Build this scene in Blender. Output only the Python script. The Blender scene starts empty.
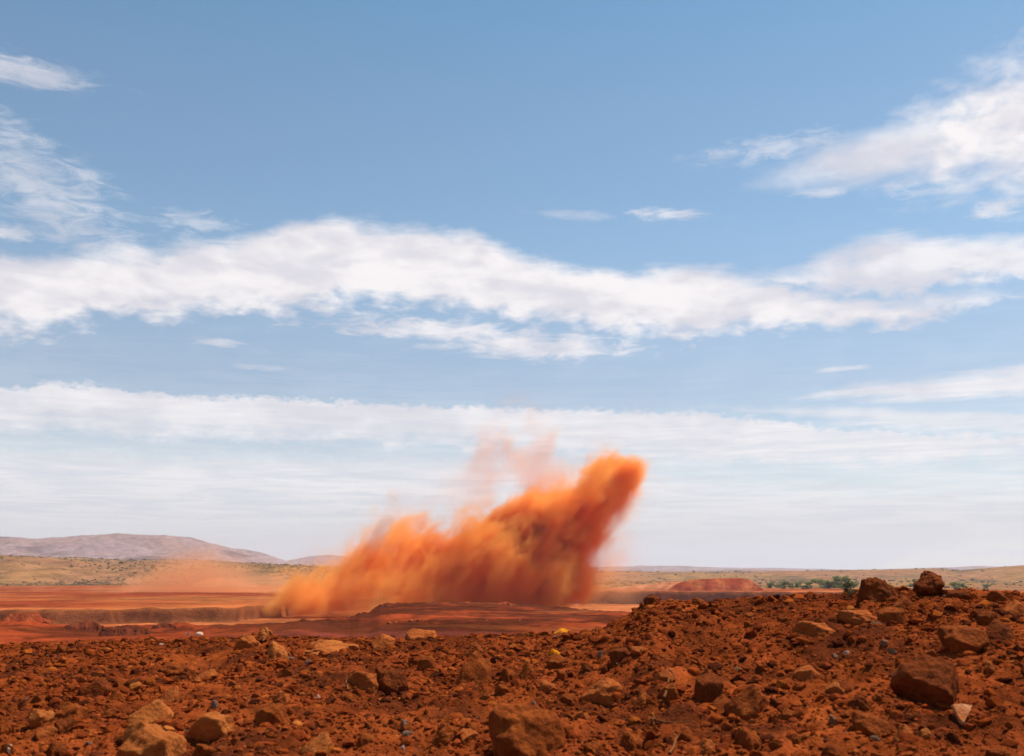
import bpy, math, random
import numpy as np
from mathutils import Vector, noise as mnoise
random.seed(7); RNG = np.random.default_rng(11)
sc = bpy.context.scene
C = sc.collection
R = math.radians

# ------------------------------------------------------------------ camera
W, H, LENS = 1024, 756, 35.0
F = LENS / 36.0 * W
HORIZON = 574.0
PITCH = math.atan((HORIZON - H / 2) / F)
cam_d = bpy.data.cameras.new('camera'); cam = bpy.data.objects.new('camera', cam_d); C.objects.link(cam)
cam.location = (0, 0, 0); cam.rotation_euler = (math.pi / 2 + PITCH, 0, 0)
cam_d.lens = LENS; cam_d.sensor_width = 36; cam_d.clip_start = 0.1; cam_d.clip_end = 60000
cam_d.dof.use_dof = True; cam_d.dof.focus_distance = 900; cam_d.dof.aperture_fstop = 2.1
sc.camera = cam
sc.render.resolution_x = W; sc.render.resolution_y = H

def ray(px, py):
    a, b = (px - W / 2) / F, (H / 2 - py) / F
    return a, math.cos(PITCH) - b * math.sin(PITCH), math.sin(PITCH) + b * math.cos(PITCH)
def azt(px, py):
    """azimuth (radians, right of the view) and z / horizontal distance of what the photo shows at a pixel"""
    x, y, z = ray(px, py)
    return math.atan2(x, y), z / math.hypot(x, y)

# ------------------------------------------------------------------ light
SUN_EL, SUN_AZ = 62.0, 62.0            # azimuth measured clockwise (to the right) from the view
sc.view_settings.view_transform = 'Standard'; sc.view_settings.look = 'None'
sc.view_settings.exposure = 0.45; sc.view_settings.gamma = 1.0; sc.view_settings.use_curve_mapping = False
sc.cycles.max_bounces = 16; sc.cycles.diffuse_bounces = 4; sc.cycles.volume_bounces = 12
sc.cycles.transparent_max_bounces = 8
sc.cycles.use_denoising = True
sc.cycles.volume_step_rate = 1.0; sc.cycles.volume_max_steps = 512
sun_d = bpy.data.lights.new('sun', 'SUN'); sun = bpy.data.objects.new('sun', sun_d); C.objects.link(sun)
sun_d.energy = 5.0; sun_d.angle = R(0.53); sun_d.color = (1.0, 0.93, 0.84)
sd = Vector((math.sin(R(SUN_AZ)) * math.cos(R(SUN_EL)), math.cos(R(SUN_AZ)) * math.cos(R(SUN_EL)), math.sin(R(SUN_EL))))
sun.rotation_euler = sd.to_track_quat('Z', 'Y').to_euler()
sun.location = (0, 0, 500)

# ---- small node language
class NT:
    def __init__(s, tree): s.t = tree; s.n = tree.nodes; s.l = tree.links
    def node(s, typ, ins=None, **kw):
        nd = s.n.new(typ)
        for k, v in kw.items(): setattr(nd, k, v)
        for k, v in (ins or {}).items(): s.put(nd.inputs[k], v)
        return nd
    def put(s, sock, v):
        if isinstance(v, bpy.types.NodeSocket): s.l.new(v, sock)
        else: sock.default_value = v
    def m(s, op, a, b=0.0, c=0.0, clamp=False):
        nd = s.n.new('ShaderNodeMath'); nd.operation = op; nd.use_clamp = clamp
        for i, v in enumerate((a, b, c)): s.put(nd.inputs[i], v)
        return nd.outputs[0]
    def add(s, a, b): return s.m('ADD', a, b)
    def sub(s, a, b): return s.m('SUBTRACT', a, b)
    def mul(s, a, b): return s.m('MULTIPLY', a, b)
    def step(s, v, lo, hi, a=0.0, b=1.0, kind='SMOOTHSTEP'):
        nd = s.n.new('ShaderNodeMapRange'); nd.interpolation_type = kind
        for i, q in enumerate((v, lo, hi, a, b)): s.put(nd.inputs[i], q)
        return nd.outputs[0]
    def noise(s, vec, scale, detail=4, rough=0.5, dist=0.0, out=0):
        nd = s.n.new('ShaderNodeTexNoise'); s.put(nd.inputs['Vector'], vec)
        nd.inputs['Scale'].default_value = scale; nd.inputs['Detail'].default_value = detail
        nd.inputs['Roughness'].default_value = rough; nd.inputs['Distortion'].default_value = dist
        return nd.outputs[out]
    def vec(s, x, y, z): 
        nd = s.n.new('ShaderNodeCombineXYZ')
        for i, v in enumerate((x, y, z)): s.put(nd.inputs[i], v)
        return nd.outputs[0]
    def mix(s, f, a, b):
        nd = s.n.new('ShaderNodeMix'); nd.data_type = 'RGBA'
        s.put(nd.inputs[0], f)
        for k, v in ((6, a), (7, b)):
            s.put(nd.inputs[k], tuple(v) + (1,) if isinstance(v, (tuple, list)) and len(v) == 3 else v)
        return nd.outputs[2]
    def curve(s, v, pts):
        nd = s.n.new('ShaderNodeFloatCurve'); cm = nd.mapping.curves[0]
        pts = sorted(pts)
        cm.points[0].location = pts[0]; cm.points[1].location = pts[-1]
        for p in pts[1:-1]: cm.points.new(*p)
        nd.mapping.update(); s.put(nd.inputs['Value'], v)
        return nd.outputs[0]

# ---- sky: Nishita sky with clouds laid out by compass bearing and elevation
world = bpy.data.worlds.new('World'); sc.world = world; world.use_nodes = True
wt = NT(world.node_tree); wt.n.clear()
sky = wt.node('ShaderNodeTexSky', sky_type='NISHITA', sun_disc=False, sun_elevation=R(SUN_EL), sun_rotation=R(SUN_AZ),
              altitude=500, air_density=1.0, dust_density=0.25, ozone_density=1.3)
tc = wt.node('ShaderNodeTexCoord').outputs['Generated']
sep = wt.node('ShaderNodeSeparateXYZ', {0: tc}); dx, dy, dz = sep.outputs
az = wt.mul(wt.m('ARCTAN2', dx, dy), 180 / math.pi)
el = wt.mul(wt.m('ARCSINE', dz), 180 / math.pi)
def azel(px, py):
    a, t = azt(px, py); return math.degrees(a), math.degrees(math.atan(t))
AZN = wt.step(az, -40, 40, 0, 1, 'LINEAR')
def edge(pts):      # a curve of elevation over bearing, from photo points
    q = [azel(*p) for p in pts]
    return wt.mul(wt.curve(AZN, [((a + 40) / 80, e / 40) for a, e in q]), 40)
den = wt.add(wt.m('MAXIMUM', dz, 0.0), 0.06)
P = wt.vec(wt.m('DIVIDE', dx, den), wt.m('DIVIDE', dy, den), 0.0)
A = wt.vec(wt.mul(az, 1.0), wt.mul(el, 1.9), 0.0)
nA = wt.noise(A, 0.16, 5, 0.5, 0.3)                # broad billows
nB = wt.noise(A, 0.62, 6, 0.52, 0.2)                 # small puffs
nS = wt.noise(wt.vec(wt.mul(az, 0.25), wt.mul(el, 3.4), 3.1), 0.75, 8, 0.66, 0.5)   # streaks along the horizon
nP = wt.noise(P, 1.6, 9, 0.62, 0.5)                 # cloud deck in true perspective
nW = wt.noise(wt.vec(wt.mul(az, 0.45), wt.mul(el, 1.7), 9.0), 0.9, 9, 0.68, 0.9)   # torn wisps
wob = wt.add(wt.mul(wt.sub(nA, 0.5), 3.4), wt.mul(wt.sub(nB, 0.5), 1.5))
elw = wt.add(el, wob)
tot = None
def addc(d):
    global tot
    tot = d if tot is None else wt.m('MAXIMUM', tot, d)
def band(top, bot, soft_t, soft_b, dens, tear=0.0, src=None, k=1.5):
    e = elw if src is None else src
    env = wt.m('MINIMUM', wt.m('DIVIDE', wt.sub(edge(top), e), soft_t), wt.m('DIVIDE', wt.sub(e, edge(bot)), soft_b))
    env = wt.m('MINIMUM', env, 1.6 - tear)
    nn = wt.add(wt.mul(nW, .35), wt.add(wt.mul(nB, .35), wt.mul(nP, .30)))
    addc(wt.mul(wt.step(wt.add(env, wt.mul(wt.sub(nn, 0.5), k * 2)), -.1, 1.25), dens))
def puff(px, py, wpx, hpx, tilt, dens, thr=0.5, k=2.2, src=None):
    a0, e0 = azel(px, py); sa = wpx / F * 57.3 * .5; se = hpx / F * 57.3 * .5
    c, s_ = math.cos(R(tilt)), math.sin(R(tilt))
    da = wt.sub(az, a0); de = wt.sub(el, e0)
    u = wt.m('DIVIDE', wt.add(wt.mul(da, c), wt.mul(de, s_)), sa)
    v = wt.m('DIVIDE', wt.sub(wt.mul(de, c), wt.mul(da, s_)), se)
    r2 = wt.add(wt.mul(u, u), wt.mul(v, v))
    env = wt.m('EXPONENT', wt.mul(r2, -0.7))
    nn = wt.add(wt.mul(nW if src is None else src, .75), wt.mul(nB, .25))
    d = wt.step(wt.add(env, wt.mul(wt.sub(nn, 0.5), k * 1.3)), thr - .1, thr + 0.75)
    addc(wt.mul(wt.mul(d, wt.step(r2, 6.0, 1.0)), dens))
# main bright band across the whole frame
band([(-200, 250), (0, 246), (120, 244), (200, 232), (262, 226), (300, 211), (380, 216), (455, 228), (520, 254), (620, 262), (720, 262), (800, 274), (900, 286), (1000, 288), (1250, 300)],
     [(-200, 345), (0, 340), (150, 332), (260, 326), (400, 318), (520, 330), (600, 340), (700, 346), (800, 342), (900, 330), (1000, 308), (1250, 306)], 1.0, 1.3, 0.95)
band([(-200, 262), (400, 264), (640, 282), (740, 266), (800, 256), (850, 244), (890, 228), (1000, 230), (1250, 228)],
     [(-200, 262), (400, 264), (640, 284), (760, 292), (860, 296), (920, 298), (1024, 292), (1250, 284)], 1.1, 1.0, 0.86)
# low, layered deck down to the horizon
nT = wt.noise(A, 2.0, 4, .55, .2)
low_e = wt.add(wt.add(el, wt.mul(wt.sub(nT, .5), .9)), wt.add(wt.mul(wt.sub(nB, 0.5), 1.3), wt.mul(wt.sub(nA, .5), .5)))
band([(-200, 378), (0, 383), (60, 378), (120, 386), (300, 394), (420, 401), (560, 405), (700, 408), (820, 422), (1000, 430), (1250, 430)],
     [(-200, 462), (0, 452), (200, 458), (400, 462), (600, 478), (760, 486), (900, 488), (1024, 482), (1250, 480)], 0.45, 1.6, 0.90, src=low_e, k=.8)
band([(-200, 430), (0, 432), (300, 440), (600, 450), (760, 466), (1024, 470), (1250, 470)],
     [(-200, 640), (0, 640), (300, 640), (600, 640), (760, 640), (1024, 640), (1250, 640)], 1.4, 2.0, 0.88, src=wt.add(low_e, wt.mul(wt.sub(nS, .5), 3.0)), k=1.0)
sl = wt.add(el, wt.mul(wt.sub(nS, .5), 1.2))
band([(-200, 372), (700, 404), (780, 396), (850, 381), (930, 372), (1024, 360), (1250, 345)], [(-200, 373), (700, 404), (780, 404), (870, 406), (940, 406), (1024, 400), (1250, 396)], .6, .6, 0.85, src=sl, k=.9)
band([(-200, 372), (600, 404), (850, 402), (930, 404), (1024, 406), (1250, 402)], [(-200, 373), (600, 404), (870, 434), (940, 440), (1024, 444), (1250, 440)], .6, .8, 0.78, src=sl, k=.9)
# single clouds
puff(985, 130, 200, 80, 8, 0.97, 0.30, .8, src=nB)
puff(1055, 122, 190, 112, 0, 1.0, 0.26, 0.7, src=nB)
puff(900, 148, 250, 42, 6, 0.85, 0.38, 1.2, src=nP)
puff(770, 148, 170, 26, 2, 0.45, 0.5, 2.2)
puff(1000, 205, 60, 22, 10, 0.72, 0.5, 2.0)
puff(945, 190, 110, 14, -2, 0.6, 0.45, 2.0)
puff(822, 192, 70, 14, 0, 0.55, 0.5, 2.0)
puff(665, 214, 80, 14, -6, 0.65, 0.45, 2.2)
puff(575, 215, 110, 12, -4, 0.28, 0.5, 2.2)
puff(20, 70, 120, 30, 0, 0.62, 0.42, 1.9)
puff(45, 192, 220, 85, -26, 0.5, 0.48, 2.0)
puff(0, 232, 60, 18, 0, 0.7, 0.4, 2.0)
puff(190, 222, 90, 24, 0, 0.4, 0.5, 2.2)
puff(440, 331, 260, 26, -3, 0.85, 0.36, 1.7)
puff(535, 347, 220, 32, -2, 0.85, 0.36, 1.7)
puff(218, 342, 70, 11, 0, 0.6, 0.45, 2.0)
puff(275, 368, 80, 9, 0, 0.45, 0.45, 2.0)
puff(840, 369, 70, 6, 2, 0.6, 0.4, 2.0)
puff(650, 287, 60, 10, 0, 0.5, 0.5, 2.0)
# thin veil that thickens to the horizon
veil = wt.mul(wt.step(el, 22, 3), wt.add(0.42, wt.mul(wt.sub(nS, 0.5), 0.75)))
veil = wt.m('MAXIMUM', wt.mul(wt.step(el, 11.5, 3.0), wt.add(0.66, wt.mul(wt.sub(nS, .5), .9))), wt.mul(veil, .55))
addc(veil)
cf = wt.m('MINIMUM', wt.m('MAXIMUM', tot, 0.0), 0.97)
nC = wt.noise(wt.vec(wt.mul(az, .6), wt.mul(el, 1.7), 5.0), 0.30, 4, 0.5, 0.4); cs = wt.add(wt.mul(nC, .75), wt.mul(nB, .25))
warm = wt.step(el, 14, 2)
c_hi = wt.mix(wt.step(cs, 0.38, 0.62), (0.69, 0.67, 0.72), (0.91, 0.87, 0.87))
c_lo = wt.mix(wt.step(nS, 0.35, 0.66), (0.62, 0.65, 0.71), (0.86, 0.83, 0.84)); c_lo = wt.mix(wt.step(el, 5.5, 0.5), c_lo, (.58, .575, .60))
ccol = wt.mix(warm, c_hi, c_lo)
tint = wt.mix(wt.step(el, 24, 36), wt.mix(wt.step(el, 9, 20), (1.0, .98, .93), (1.12, 1.22, 1.12)), (.85, 1.21, 1.16))
skyc = wt.node('ShaderNodeMix', data_type='RGBA', blend_type='MULTIPLY'); skyc.inputs[0].default_value = 1; wt.put(skyc.inputs[6], sky.outputs[0]); wt.put(skyc.inputs[7], tint)
bg1 = wt.node('ShaderNodeBackground', {0: skyc.outputs[2], 1: 0.087})
bg2 = wt.node('ShaderNodeBackground', {0: ccol, 1: 0.80})
ms = wt.node('ShaderNodeMixShader', {0: cf, 1: bg1.outputs[0], 2: bg2.outputs[0]})
wo = wt.node('ShaderNodeOutputWorld', {0: ms.outputs[0]})

# ------------------------------------------------------------------ helpers
def tag(o, label=None, cat=None, group=None, kind=None):
    if label: o['label'] = label
    if cat: o['category'] = cat
    if group: o['group'] = group
    if kind: o['kind'] = kind
    return o
def mesh_np(name, v, f, mat, smooth=True, col=None, parent=None, link=True):
    v = np.asarray(v, np.float32); f = np.asarray(f, np.int32)
    me = bpy.data.meshes.new(name); k = f.shape[1]
    me.vertices.add(len(v)); me.vertices.foreach_set('co', v.ravel())
    me.loops.add(f.size); me.loops.foreach_set('vertex_index', f.ravel())
    me.polygons.add(len(f)); me.polygons.foreach_set('loop_start', np.arange(len(f), dtype=np.int32) * k)
    me.polygons.foreach_set('loop_total', np.full(len(f), k, np.int32))
    me.update(calc_edges=True); me.polygons.foreach_set('use_smooth', np.full(len(f), smooth, bool))
    if col is not None:
        at = me.color_attributes.new('soil', 'FLOAT_COLOR', 'POINT')
        c4 = np.ones((len(v), 4), np.float32); c4[:, :3] = col; at.data.foreach_set('color', c4.ravel())
    if mat: me.materials.append(mat)
    o = bpy.data.objects.new(name, me)
    if link: C.objects.link(o)
    if parent: o.parent = parent
    return o
_perm = RNG.permutation(512).astype(np.int64); _perm = np.concatenate([_perm, _perm]); _ga = RNG.random(512) * 2 * np.pi
def pn(x, y):
    """gradient noise, about -0.7..0.7"""
    xi = np.floor(x).astype(np.int64); yi = np.floor(y).astype(np.int64); xf = x - xi; yf = y - yi
    def g(ix, iy, fx, fy):
        h = _ga[_perm[(_perm[ix & 511] + iy) & 511]]
        return np.cos(h) * fx + np.sin(h) * fy
    u = xf ** 3 * (xf * (xf * 6 - 15) + 10); w = yf ** 3 * (yf * (yf * 6 - 15) + 10)
    a = g(xi, yi, xf, yf); b = g(xi + 1, yi, xf - 1, yf); c = g(xi, yi + 1, xf, yf - 1); d = g(xi + 1, yi + 1, xf - 1, yf - 1)
    return (a + (b - a) * u) * (1 - w) + (c + (d - c) * u) * w
def fbm(x, y, o=4, gain=0.5, ridged=False):
    s, amp, tot = 0, 1.0, 0.0
    for i in range(o):
        n = pn(x * 2 ** i + 17.3 * i, y * 2 ** i - 9.1 * i)
        s = s + amp * ((0.5 - np.abs(n) * 1.6) if ridged else n); tot += amp; amp *= gain
    return s / tot
def sstep(x, a, b):
    t = np.clip((x - a) / (b - a), 0, 1); return t * t * (3 - 2 * t)

# ------------------------------------------------------------------ the lie of the land, as a height over bearing and distance
def col_interp(pts):          # [(px, value)] taken at the horizon line -> function of bearing
    a = [azt(p[0], 600)[0] for p in pts]; v = [p[1] for p in pts]
    return lambda q: np.interp(q, a, v)
def t_interp(pts):            # [(px, py)] -> slope over bearing
    q = [azt(*p) for p in pts]
    return lambda z: np.interp(z, [i[0] for i in q], [i[1] for i in q])
CREST = 26.0
crest_t = t_interp([(-500, 648), (-100, 646), (0, 645), (60, 643), (160, 641), (250, 637), (400, 640), (500, 636), (580, 634), (605, 628), (625, 618), (640, 607), (655, 600), (700, 600), (760, 599), (800, 597), (850, 594), (868, 588), (900, 589), (925, 593), (960, 591), (990, 592), (1024, 594), (1150, 590), (1500, 600)])
crest_r = col_interp([(-400, 30), (0, 30), (300, 27), (560, 27), (650, 24), (800, 24), (1024, 23), (1400, 23)])
edge_r = col_interp([(-500, 300), (0, 300), (300, 300), (360, 380), (372, 430), (382, 450), (540, 500), (600, 410), (1024, 400), (1500, 400)])
edge_t = t_interp([(-500, 616), (0, 621), (60, 625), (100, 627), (150, 626), (200, 625), (250, 624), (300, 621), (350, 617), (368, 612), (380, 605), (400, 603), (470, 603), (540, 605), (600, 611), (660, 615), (1024, 616), (1500, 616)])
floor_z = col_interp([(-500, -29), (300, -29), (430, -31), (540, -36), (1500, -36)])
toe_r = col_interp([(-500, 600), (0, 636), (150, 640), (240, 650), (300, 740), (360, 860), (430, 960), (540, 1225), (1024, 1230), (1500, 1200)])
bench_z = col_interp([(-500, -20), (1500, -20)])
def ridge(r0, wf, wb, pts, rough, seed): return dict(r=r0, wf=wf, wb=wb, t=t_interp(pts), rough=rough, seed=seed)
RIDGES = [
    ridge(9000, 2600, 1500, [(-900, 560), (-300, 545), (-100, 543), (0, 538.5), (30, 540), (60, 539), (100, 536), (140, 535.5), (190, 539), (215, 545), (250, 555), (280, 564), (305, 580), (1500, 590)], .24, 1),
    ridge(11300, 900, 900, [(-900, 600), (190, 590), (210, 560), (230, 548.5), (243, 549), (260, 552), (278, 558), (300, 566), (320, 590), (1500, 590)], .06, 2),
    ridge(13000, 900, 900, [(-900, 570), (250, 572), (270, 566), (290, 560), (310, 556.5), (325, 555), (345, 556), (370, 559), (420, 563), (600, 567.5), (640, 565.5), (680, 566), (720, 567.5), (800, 568.5), (860, 570), (900, 568.5), (950, 567.5), (980, 566), (1024, 566.5), (1500, 560)], .10, 3),
    ridge(2750, 650, 500, [(-900, 548), (-200, 553), (0, 556.5), (40, 557.5), (90, 561), (112, 564), (135, 562), (165, 562.5), (200, 566), (250, 565), (300, 566), (340, 570), (420, 576), (520, 580), (1500, 590)], .16, 4),
    ridge(4200, 900, 700, [(-900, 560), (0, 556), (120, 559), (210, 561), (280, 565), (340, 566), (420, 569), (600, 571), (700, 572), (1500, 580)], .15, 5),
    ridge(7000, 900, 900, [(-900, 580), (480, 574), (560, 572.5), (640, 571), (700, 570), (760, 569.5), (820, 571.5), (870, 573), (950, 571), (1024, 571), (1500, 566)], .12, 6),
    ridge(3900, 700, 600, [(-900, 590), (700, 581), (780, 578), (850, 576), (900, 574.5), (935, 573.5), (960, 575), (985, 573), (1010, 571), (1024, 570), (1500, 560)], .14, 7),
]
def height(a, r):
    a = np.asarray(a, float); r = np.asarray(r, float); a, r = np.broadcast_arrays(a, r)
    x, y = np.sin(a) * r, np.cos(a) * r
    cr = crest_r(a) * (1 + 0.05 * pn(a * 9, a * 0)); cz = crest_t(a) * cr
    er = edge_r(a); ez = edge_t(a) * er; fz = floor_z(a); tr = toe_r(a) + 14 * fbm(a * 14, a * 0 + 3, 3); bz = bench_z(a)
    nz = -2.12 + 0.10 * np.cos(a * 3)
    S = [(np.full_like(r, 0.0), np.full_like(r, -2.3)), (np.full_like(r, 10.5), nz), (cr * .62, nz + (cz - nz) * .38), (cr * .86, nz + (cz - nz) * .80), (cr, cz), (cr + 2.2, cz - .35),
         (cr + 30, np.full_like(r, -15.5)), (np.full_like(r, 150.), np.full_like(r, -14.2)), (er - 6, ez), (er, ez - .3), (er + 26, fz), (tr, fz + .6), (tr + 2.6 + .16 * np.abs(bz - fz - 9), bz - .3),
         (np.full_like(r, 2000.), np.full_like(r, -20.)), (np.full_like(r, 16000.), np.full_like(r, -46.))]
    z = np.empty_like(r); z[:] = S[-1][1]
    done = np.zeros(r.shape, bool)
    for (r0, z0), (r1, z1) in zip(S[:-1], S[1:]):
        m = (r < r1) & ~done
        t = (r - r0) / np.maximum(r1 - r0, 1e-3)
        zz = z0 + (z1 - z0) * np.clip(t, 0, 1); z = np.where(m, zz, z); done |= m
    # berm relief (metres)
    near = sstep(r, 60, 38)
    wgt = near * (1 - .75 * np.exp(-((r - cr) / 1.6) ** 2))
    z = z + wgt * (0.40 * fbm(x / 3.0 + 5, y / 3.0, 3) + 0.30 * fbm(x / 1.1, y / 1.1 + 7, 3))
    z = z + near * 0.17 * fbm(x / .42 + 3, y / .42, 4, .62)
    # plateau, pit and benches
    mid = sstep(r, 45, 120) * sstep(r, 2600, 1700)
    z = z + sstep(r, 120, 200) * sstep(r, 600, 480) * .8 * fbm(x / 9, y / 7, 4, .6) * sstep(a, -.42, -.30)
    z = z + mid * (1.1 * fbm(x / 42, y / 30, 4, .55) * sstep(r, 60, 250))
    z = z + 1.5 * np.exp(-((r - er + 10) / 12) ** 2) * (np.abs(fbm(x / 14, y / 9, 4, .6)) * 2.0)
    face = np.exp(-((r - tr - 5) / 14) ** 2)
    z = z + face * 2.2 * fbm(x / 16 + 2, y / 60, 4, .6)
    far = sstep(r, 1900, 2600)
    z = z + far * 9 * fbm(x / 420, y / 420, 4)
    for g in RIDGES:
        top = np.maximum(g['t'](a) * g['r'] - (-20 - 26 * (g['r'] - 2000) / 14000), 0)
        d = (r - g['r']); w = np.where(d < 0, g['wf'], g['wb'])
        s = np.clip(1 - np.abs(d) / w, 0, 1); prof = s * s * (3 - 2 * s)
        k = g['wf'] * .30
        rd = fbm(x / k + g['seed'] * 7, y / k, 6, .55, True)
        rel = 1 + g['rough'] * 3.0 * (rd - .2) * (1 - .8 * s ** 3)
        z = z + top * prof * rel
    return z
def hit(px, py, r0=8.5, r1=16000.0):
    """first point of the land seen at a photo pixel"""
    a, t = azt(px, py)
    rr = np.exp(np.linspace(np.log(r0), np.log(r1), 5000)); zz = height(np.full_like(rr, a), rr)
    i = np.argmax(zz >= t * rr); i = max(i, 1) if zz[i] >= t * rr[i] else len(rr) - 1
    r = rr[i]; return Vector((math.sin(a) * r, math.cos(a) * r, float(zz[i])))
def ground_z(x, y): return float(height(np.array([math.atan2(x, y)]), np.array([math.hypot(x, y)]))[0])

# soil colours (linear reflectance)
DIRT = np.array((.25, .047, .012)); DIRT2 = np.array((.36, .073, .016)); DARK = np.array((.11, .026, .010))
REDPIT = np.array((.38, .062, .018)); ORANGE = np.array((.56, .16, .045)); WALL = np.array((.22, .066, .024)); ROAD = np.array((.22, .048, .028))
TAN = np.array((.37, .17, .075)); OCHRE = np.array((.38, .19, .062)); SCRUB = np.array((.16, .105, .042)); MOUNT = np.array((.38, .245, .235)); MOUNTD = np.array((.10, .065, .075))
def mixc(a, b, t): return a + (b - a) * np.asarray(t)[..., None]
def soil(a, r, z):
    x, y = np.sin(a) * r, np.cos(a) * r
    n1 = fbm(x / 6, y / 6, 4) ; c = mixc(DIRT, DIRT2, sstep(n1, -.25, .3)); c = mixc(c, DARK, .85 * sstep(fbm(x / 2.3 + 9, y / 2.3, 5, .6), -.08, .2))
    n2 = fbm(x / 40 + 4, y / 50, 6, .65)
    n3 = fbm(x / 7 + 4, y / 13, 5, .65); c2 = mixc(REDPIT, DARK, (.8 + .15 * sstep(a, -.33, -.25)) * sstep(n2 + .12 * sstep(a, -.33, -.25), -.10, .18)); c2 = mixc(c2, DARK * .7, .7 * sstep(n3, .02, .25)); c2 = mixc(c2, ORANGE, .45 * sstep(fbm(x / 110, y / 60 + 8, 4), .05, .35))
    rr = r + 18 * np.sin(a * 5) - a * 60
    road = sstep(rr, 218, 226) * sstep(rr, 256, 246) * sstep(a, -.34, -.24)
    c2 = mixc(c2, ROAD, .8 * road)
    c = mixc(c, c2, sstep(r, 55, 110))
    er = edge_r(a); tr = toe_r(a) + 14 * fbm(a * 14, a * 0 + 3, 3)
    fl = mixc(ORANGE, REDPIT, .5 * sstep(n2, -.1, .3)); c = mixc(c, fl, sstep(r, er + 10, er + 40))
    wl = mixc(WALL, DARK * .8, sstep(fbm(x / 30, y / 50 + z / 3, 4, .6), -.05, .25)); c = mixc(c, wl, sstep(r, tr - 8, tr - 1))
    bn = mixc(REDPIT * .9, ORANGE * .8, sstep(fbm(x / 150, y / 190 + 3, 6, .65), -.2, .2)); bn = mixc(bn, REDPIT * .55, .6 * sstep(fbm(x / 500 + 4, y / 90, 4), .08, .3))
    c = mixc(c, bn, sstep(r, tr + 4, tr + 7)); c = mixc(c, ORANGE * 1.1, .8 * np.exp(-((r - tr - 30) / 26) ** 2))
    plain_r = np.interp(a, [-.6, -.25, -.1, .1, .6], [1950, 1950, 1750, 1500, 1450]) + 120 * fbm(a * 20, r / 900, 3)
    nf = fbm(x / 500, y / 700, 5, .6); pl = mixc(TAN, OCHRE, sstep(nf, -.15, .2)); pl = mixc(pl, SCRUB, .8 * sstep(fbm(x / 260 + 8, y / 420, 6, .7), -.03, .2)); pl = mixc(pl, np.array((.36, .12, .06)), .5 * sstep(fbm(x / 800, y / 500 + 5, 4), .1, .3))
    c = mixc(c, pl, sstep(r, plain_r - 40, plain_r + 60))
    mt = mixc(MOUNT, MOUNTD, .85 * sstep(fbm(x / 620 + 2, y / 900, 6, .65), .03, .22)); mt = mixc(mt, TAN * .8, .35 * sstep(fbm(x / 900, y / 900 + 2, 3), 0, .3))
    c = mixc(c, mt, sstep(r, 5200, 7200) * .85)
    return c

def soil_mat(name, fine=1.0, bump=0.5, bscale=30.0):
    m = bpy.data.materials.new(name); m.use_nodes = True; t = NT(m.node_tree); b = m.node_tree.nodes['Principled BSDF']
    at = t.node('ShaderNodeVertexColor', layer_name='soil').outputs[0]
    co = t.node('ShaderNodeNewGeometry').outputs['Position']
    n = t.noise(co, fine, 6, .65); n2 = t.noise(co, fine * 7, 4, .6)
    f = t.add(t.step(n, .3, .7, .66, 1.34), t.mul(t.sub(n2, .5), 1.1))
    hs = t.node('ShaderNodeVectorMath', operation='SCALE'); t.put(hs.inputs[0], at); t.put(hs.inputs['Scale'], f)
    t.put(b.inputs['Base Color'], hs.outputs[0]); b.inputs['Roughness'].default_value = .95; b.inputs['Specular IOR Level'].default_value = .0
    vo = t.node('ShaderNodeTexVoronoi', {'Vector': co, 'Scale': bscale}, distance='EUCLIDEAN')
    f = t.add(f, t.mul(t.sub(t.noise(co, fine * 25, 5, .7), .5), .7)) if False else f
    hgt = t.add(t.mul(t.noise(co, bscale * .5, 6, .7), 1.0), t.mul(vo.outputs['Distance'], -.5))
    bp = t.node('ShaderNodeBump', {'Strength': bump, 'Distance': 1.0 / bscale, 'Height': hgt})
    t.put(b.inputs['Normal'], bp.outputs[0])
    return m
SOIL_K = .61
def polar_sheet(name, az_arr, r_arr, mat, drop=None):
    A_, R_ = np.meshgrid(az_arr, r_arr); Z = height(A_, R_)
    col = soil(A_, R_, Z) * SOIL_K
    if drop is not None: Z = Z - drop(A_, R_)
    v = np.stack([np.sin(A_) * R_, np.cos(A_) * R_, Z], -1).reshape(-1, 3)
    nr, na = A_.shape; i = np.arange(nr - 1)[:, None] * na + np.arange(na - 1)[None, :]
    f = np.stack([i, i + 1, i + 1 + na, i + na], -1).reshape(-1, 4)
    return mesh_np(name, v, f, mat, True, col.reshape(-1, 3))
AZF = R(38)
azs = np.concatenate([np.linspace(-math.pi, -AZF, 60)[:-1], np.linspace(-AZF, AZF, 1000), np.linspace(AZF, math.pi, 60)[1:]])
rs = np.concatenate([[1.0, 4.0], np.geomspace(8, 66, 40)[:-1], np.geomspace(66, 585, 300)[:-1], np.arange(585, 700, 1.1), np.arange(700, 1190, 5.), np.arange(1190, 1270, 1.6), np.geomspace(1270, 2000, 60)[:-1], np.geomspace(2000, 15500, 330), [22000.]])
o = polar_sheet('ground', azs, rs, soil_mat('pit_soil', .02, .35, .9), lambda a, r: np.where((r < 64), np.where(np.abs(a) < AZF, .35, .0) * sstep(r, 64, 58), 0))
tag(o, kind='structure')
o = polar_sheet('rubble_ground', np.linspace(-AZF, AZF, 1250), np.geomspace(8.0, 64, 760), soil_mat('rubble_soil', 1.4, .75, 26.0))
tag(o, kind='structure')

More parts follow.
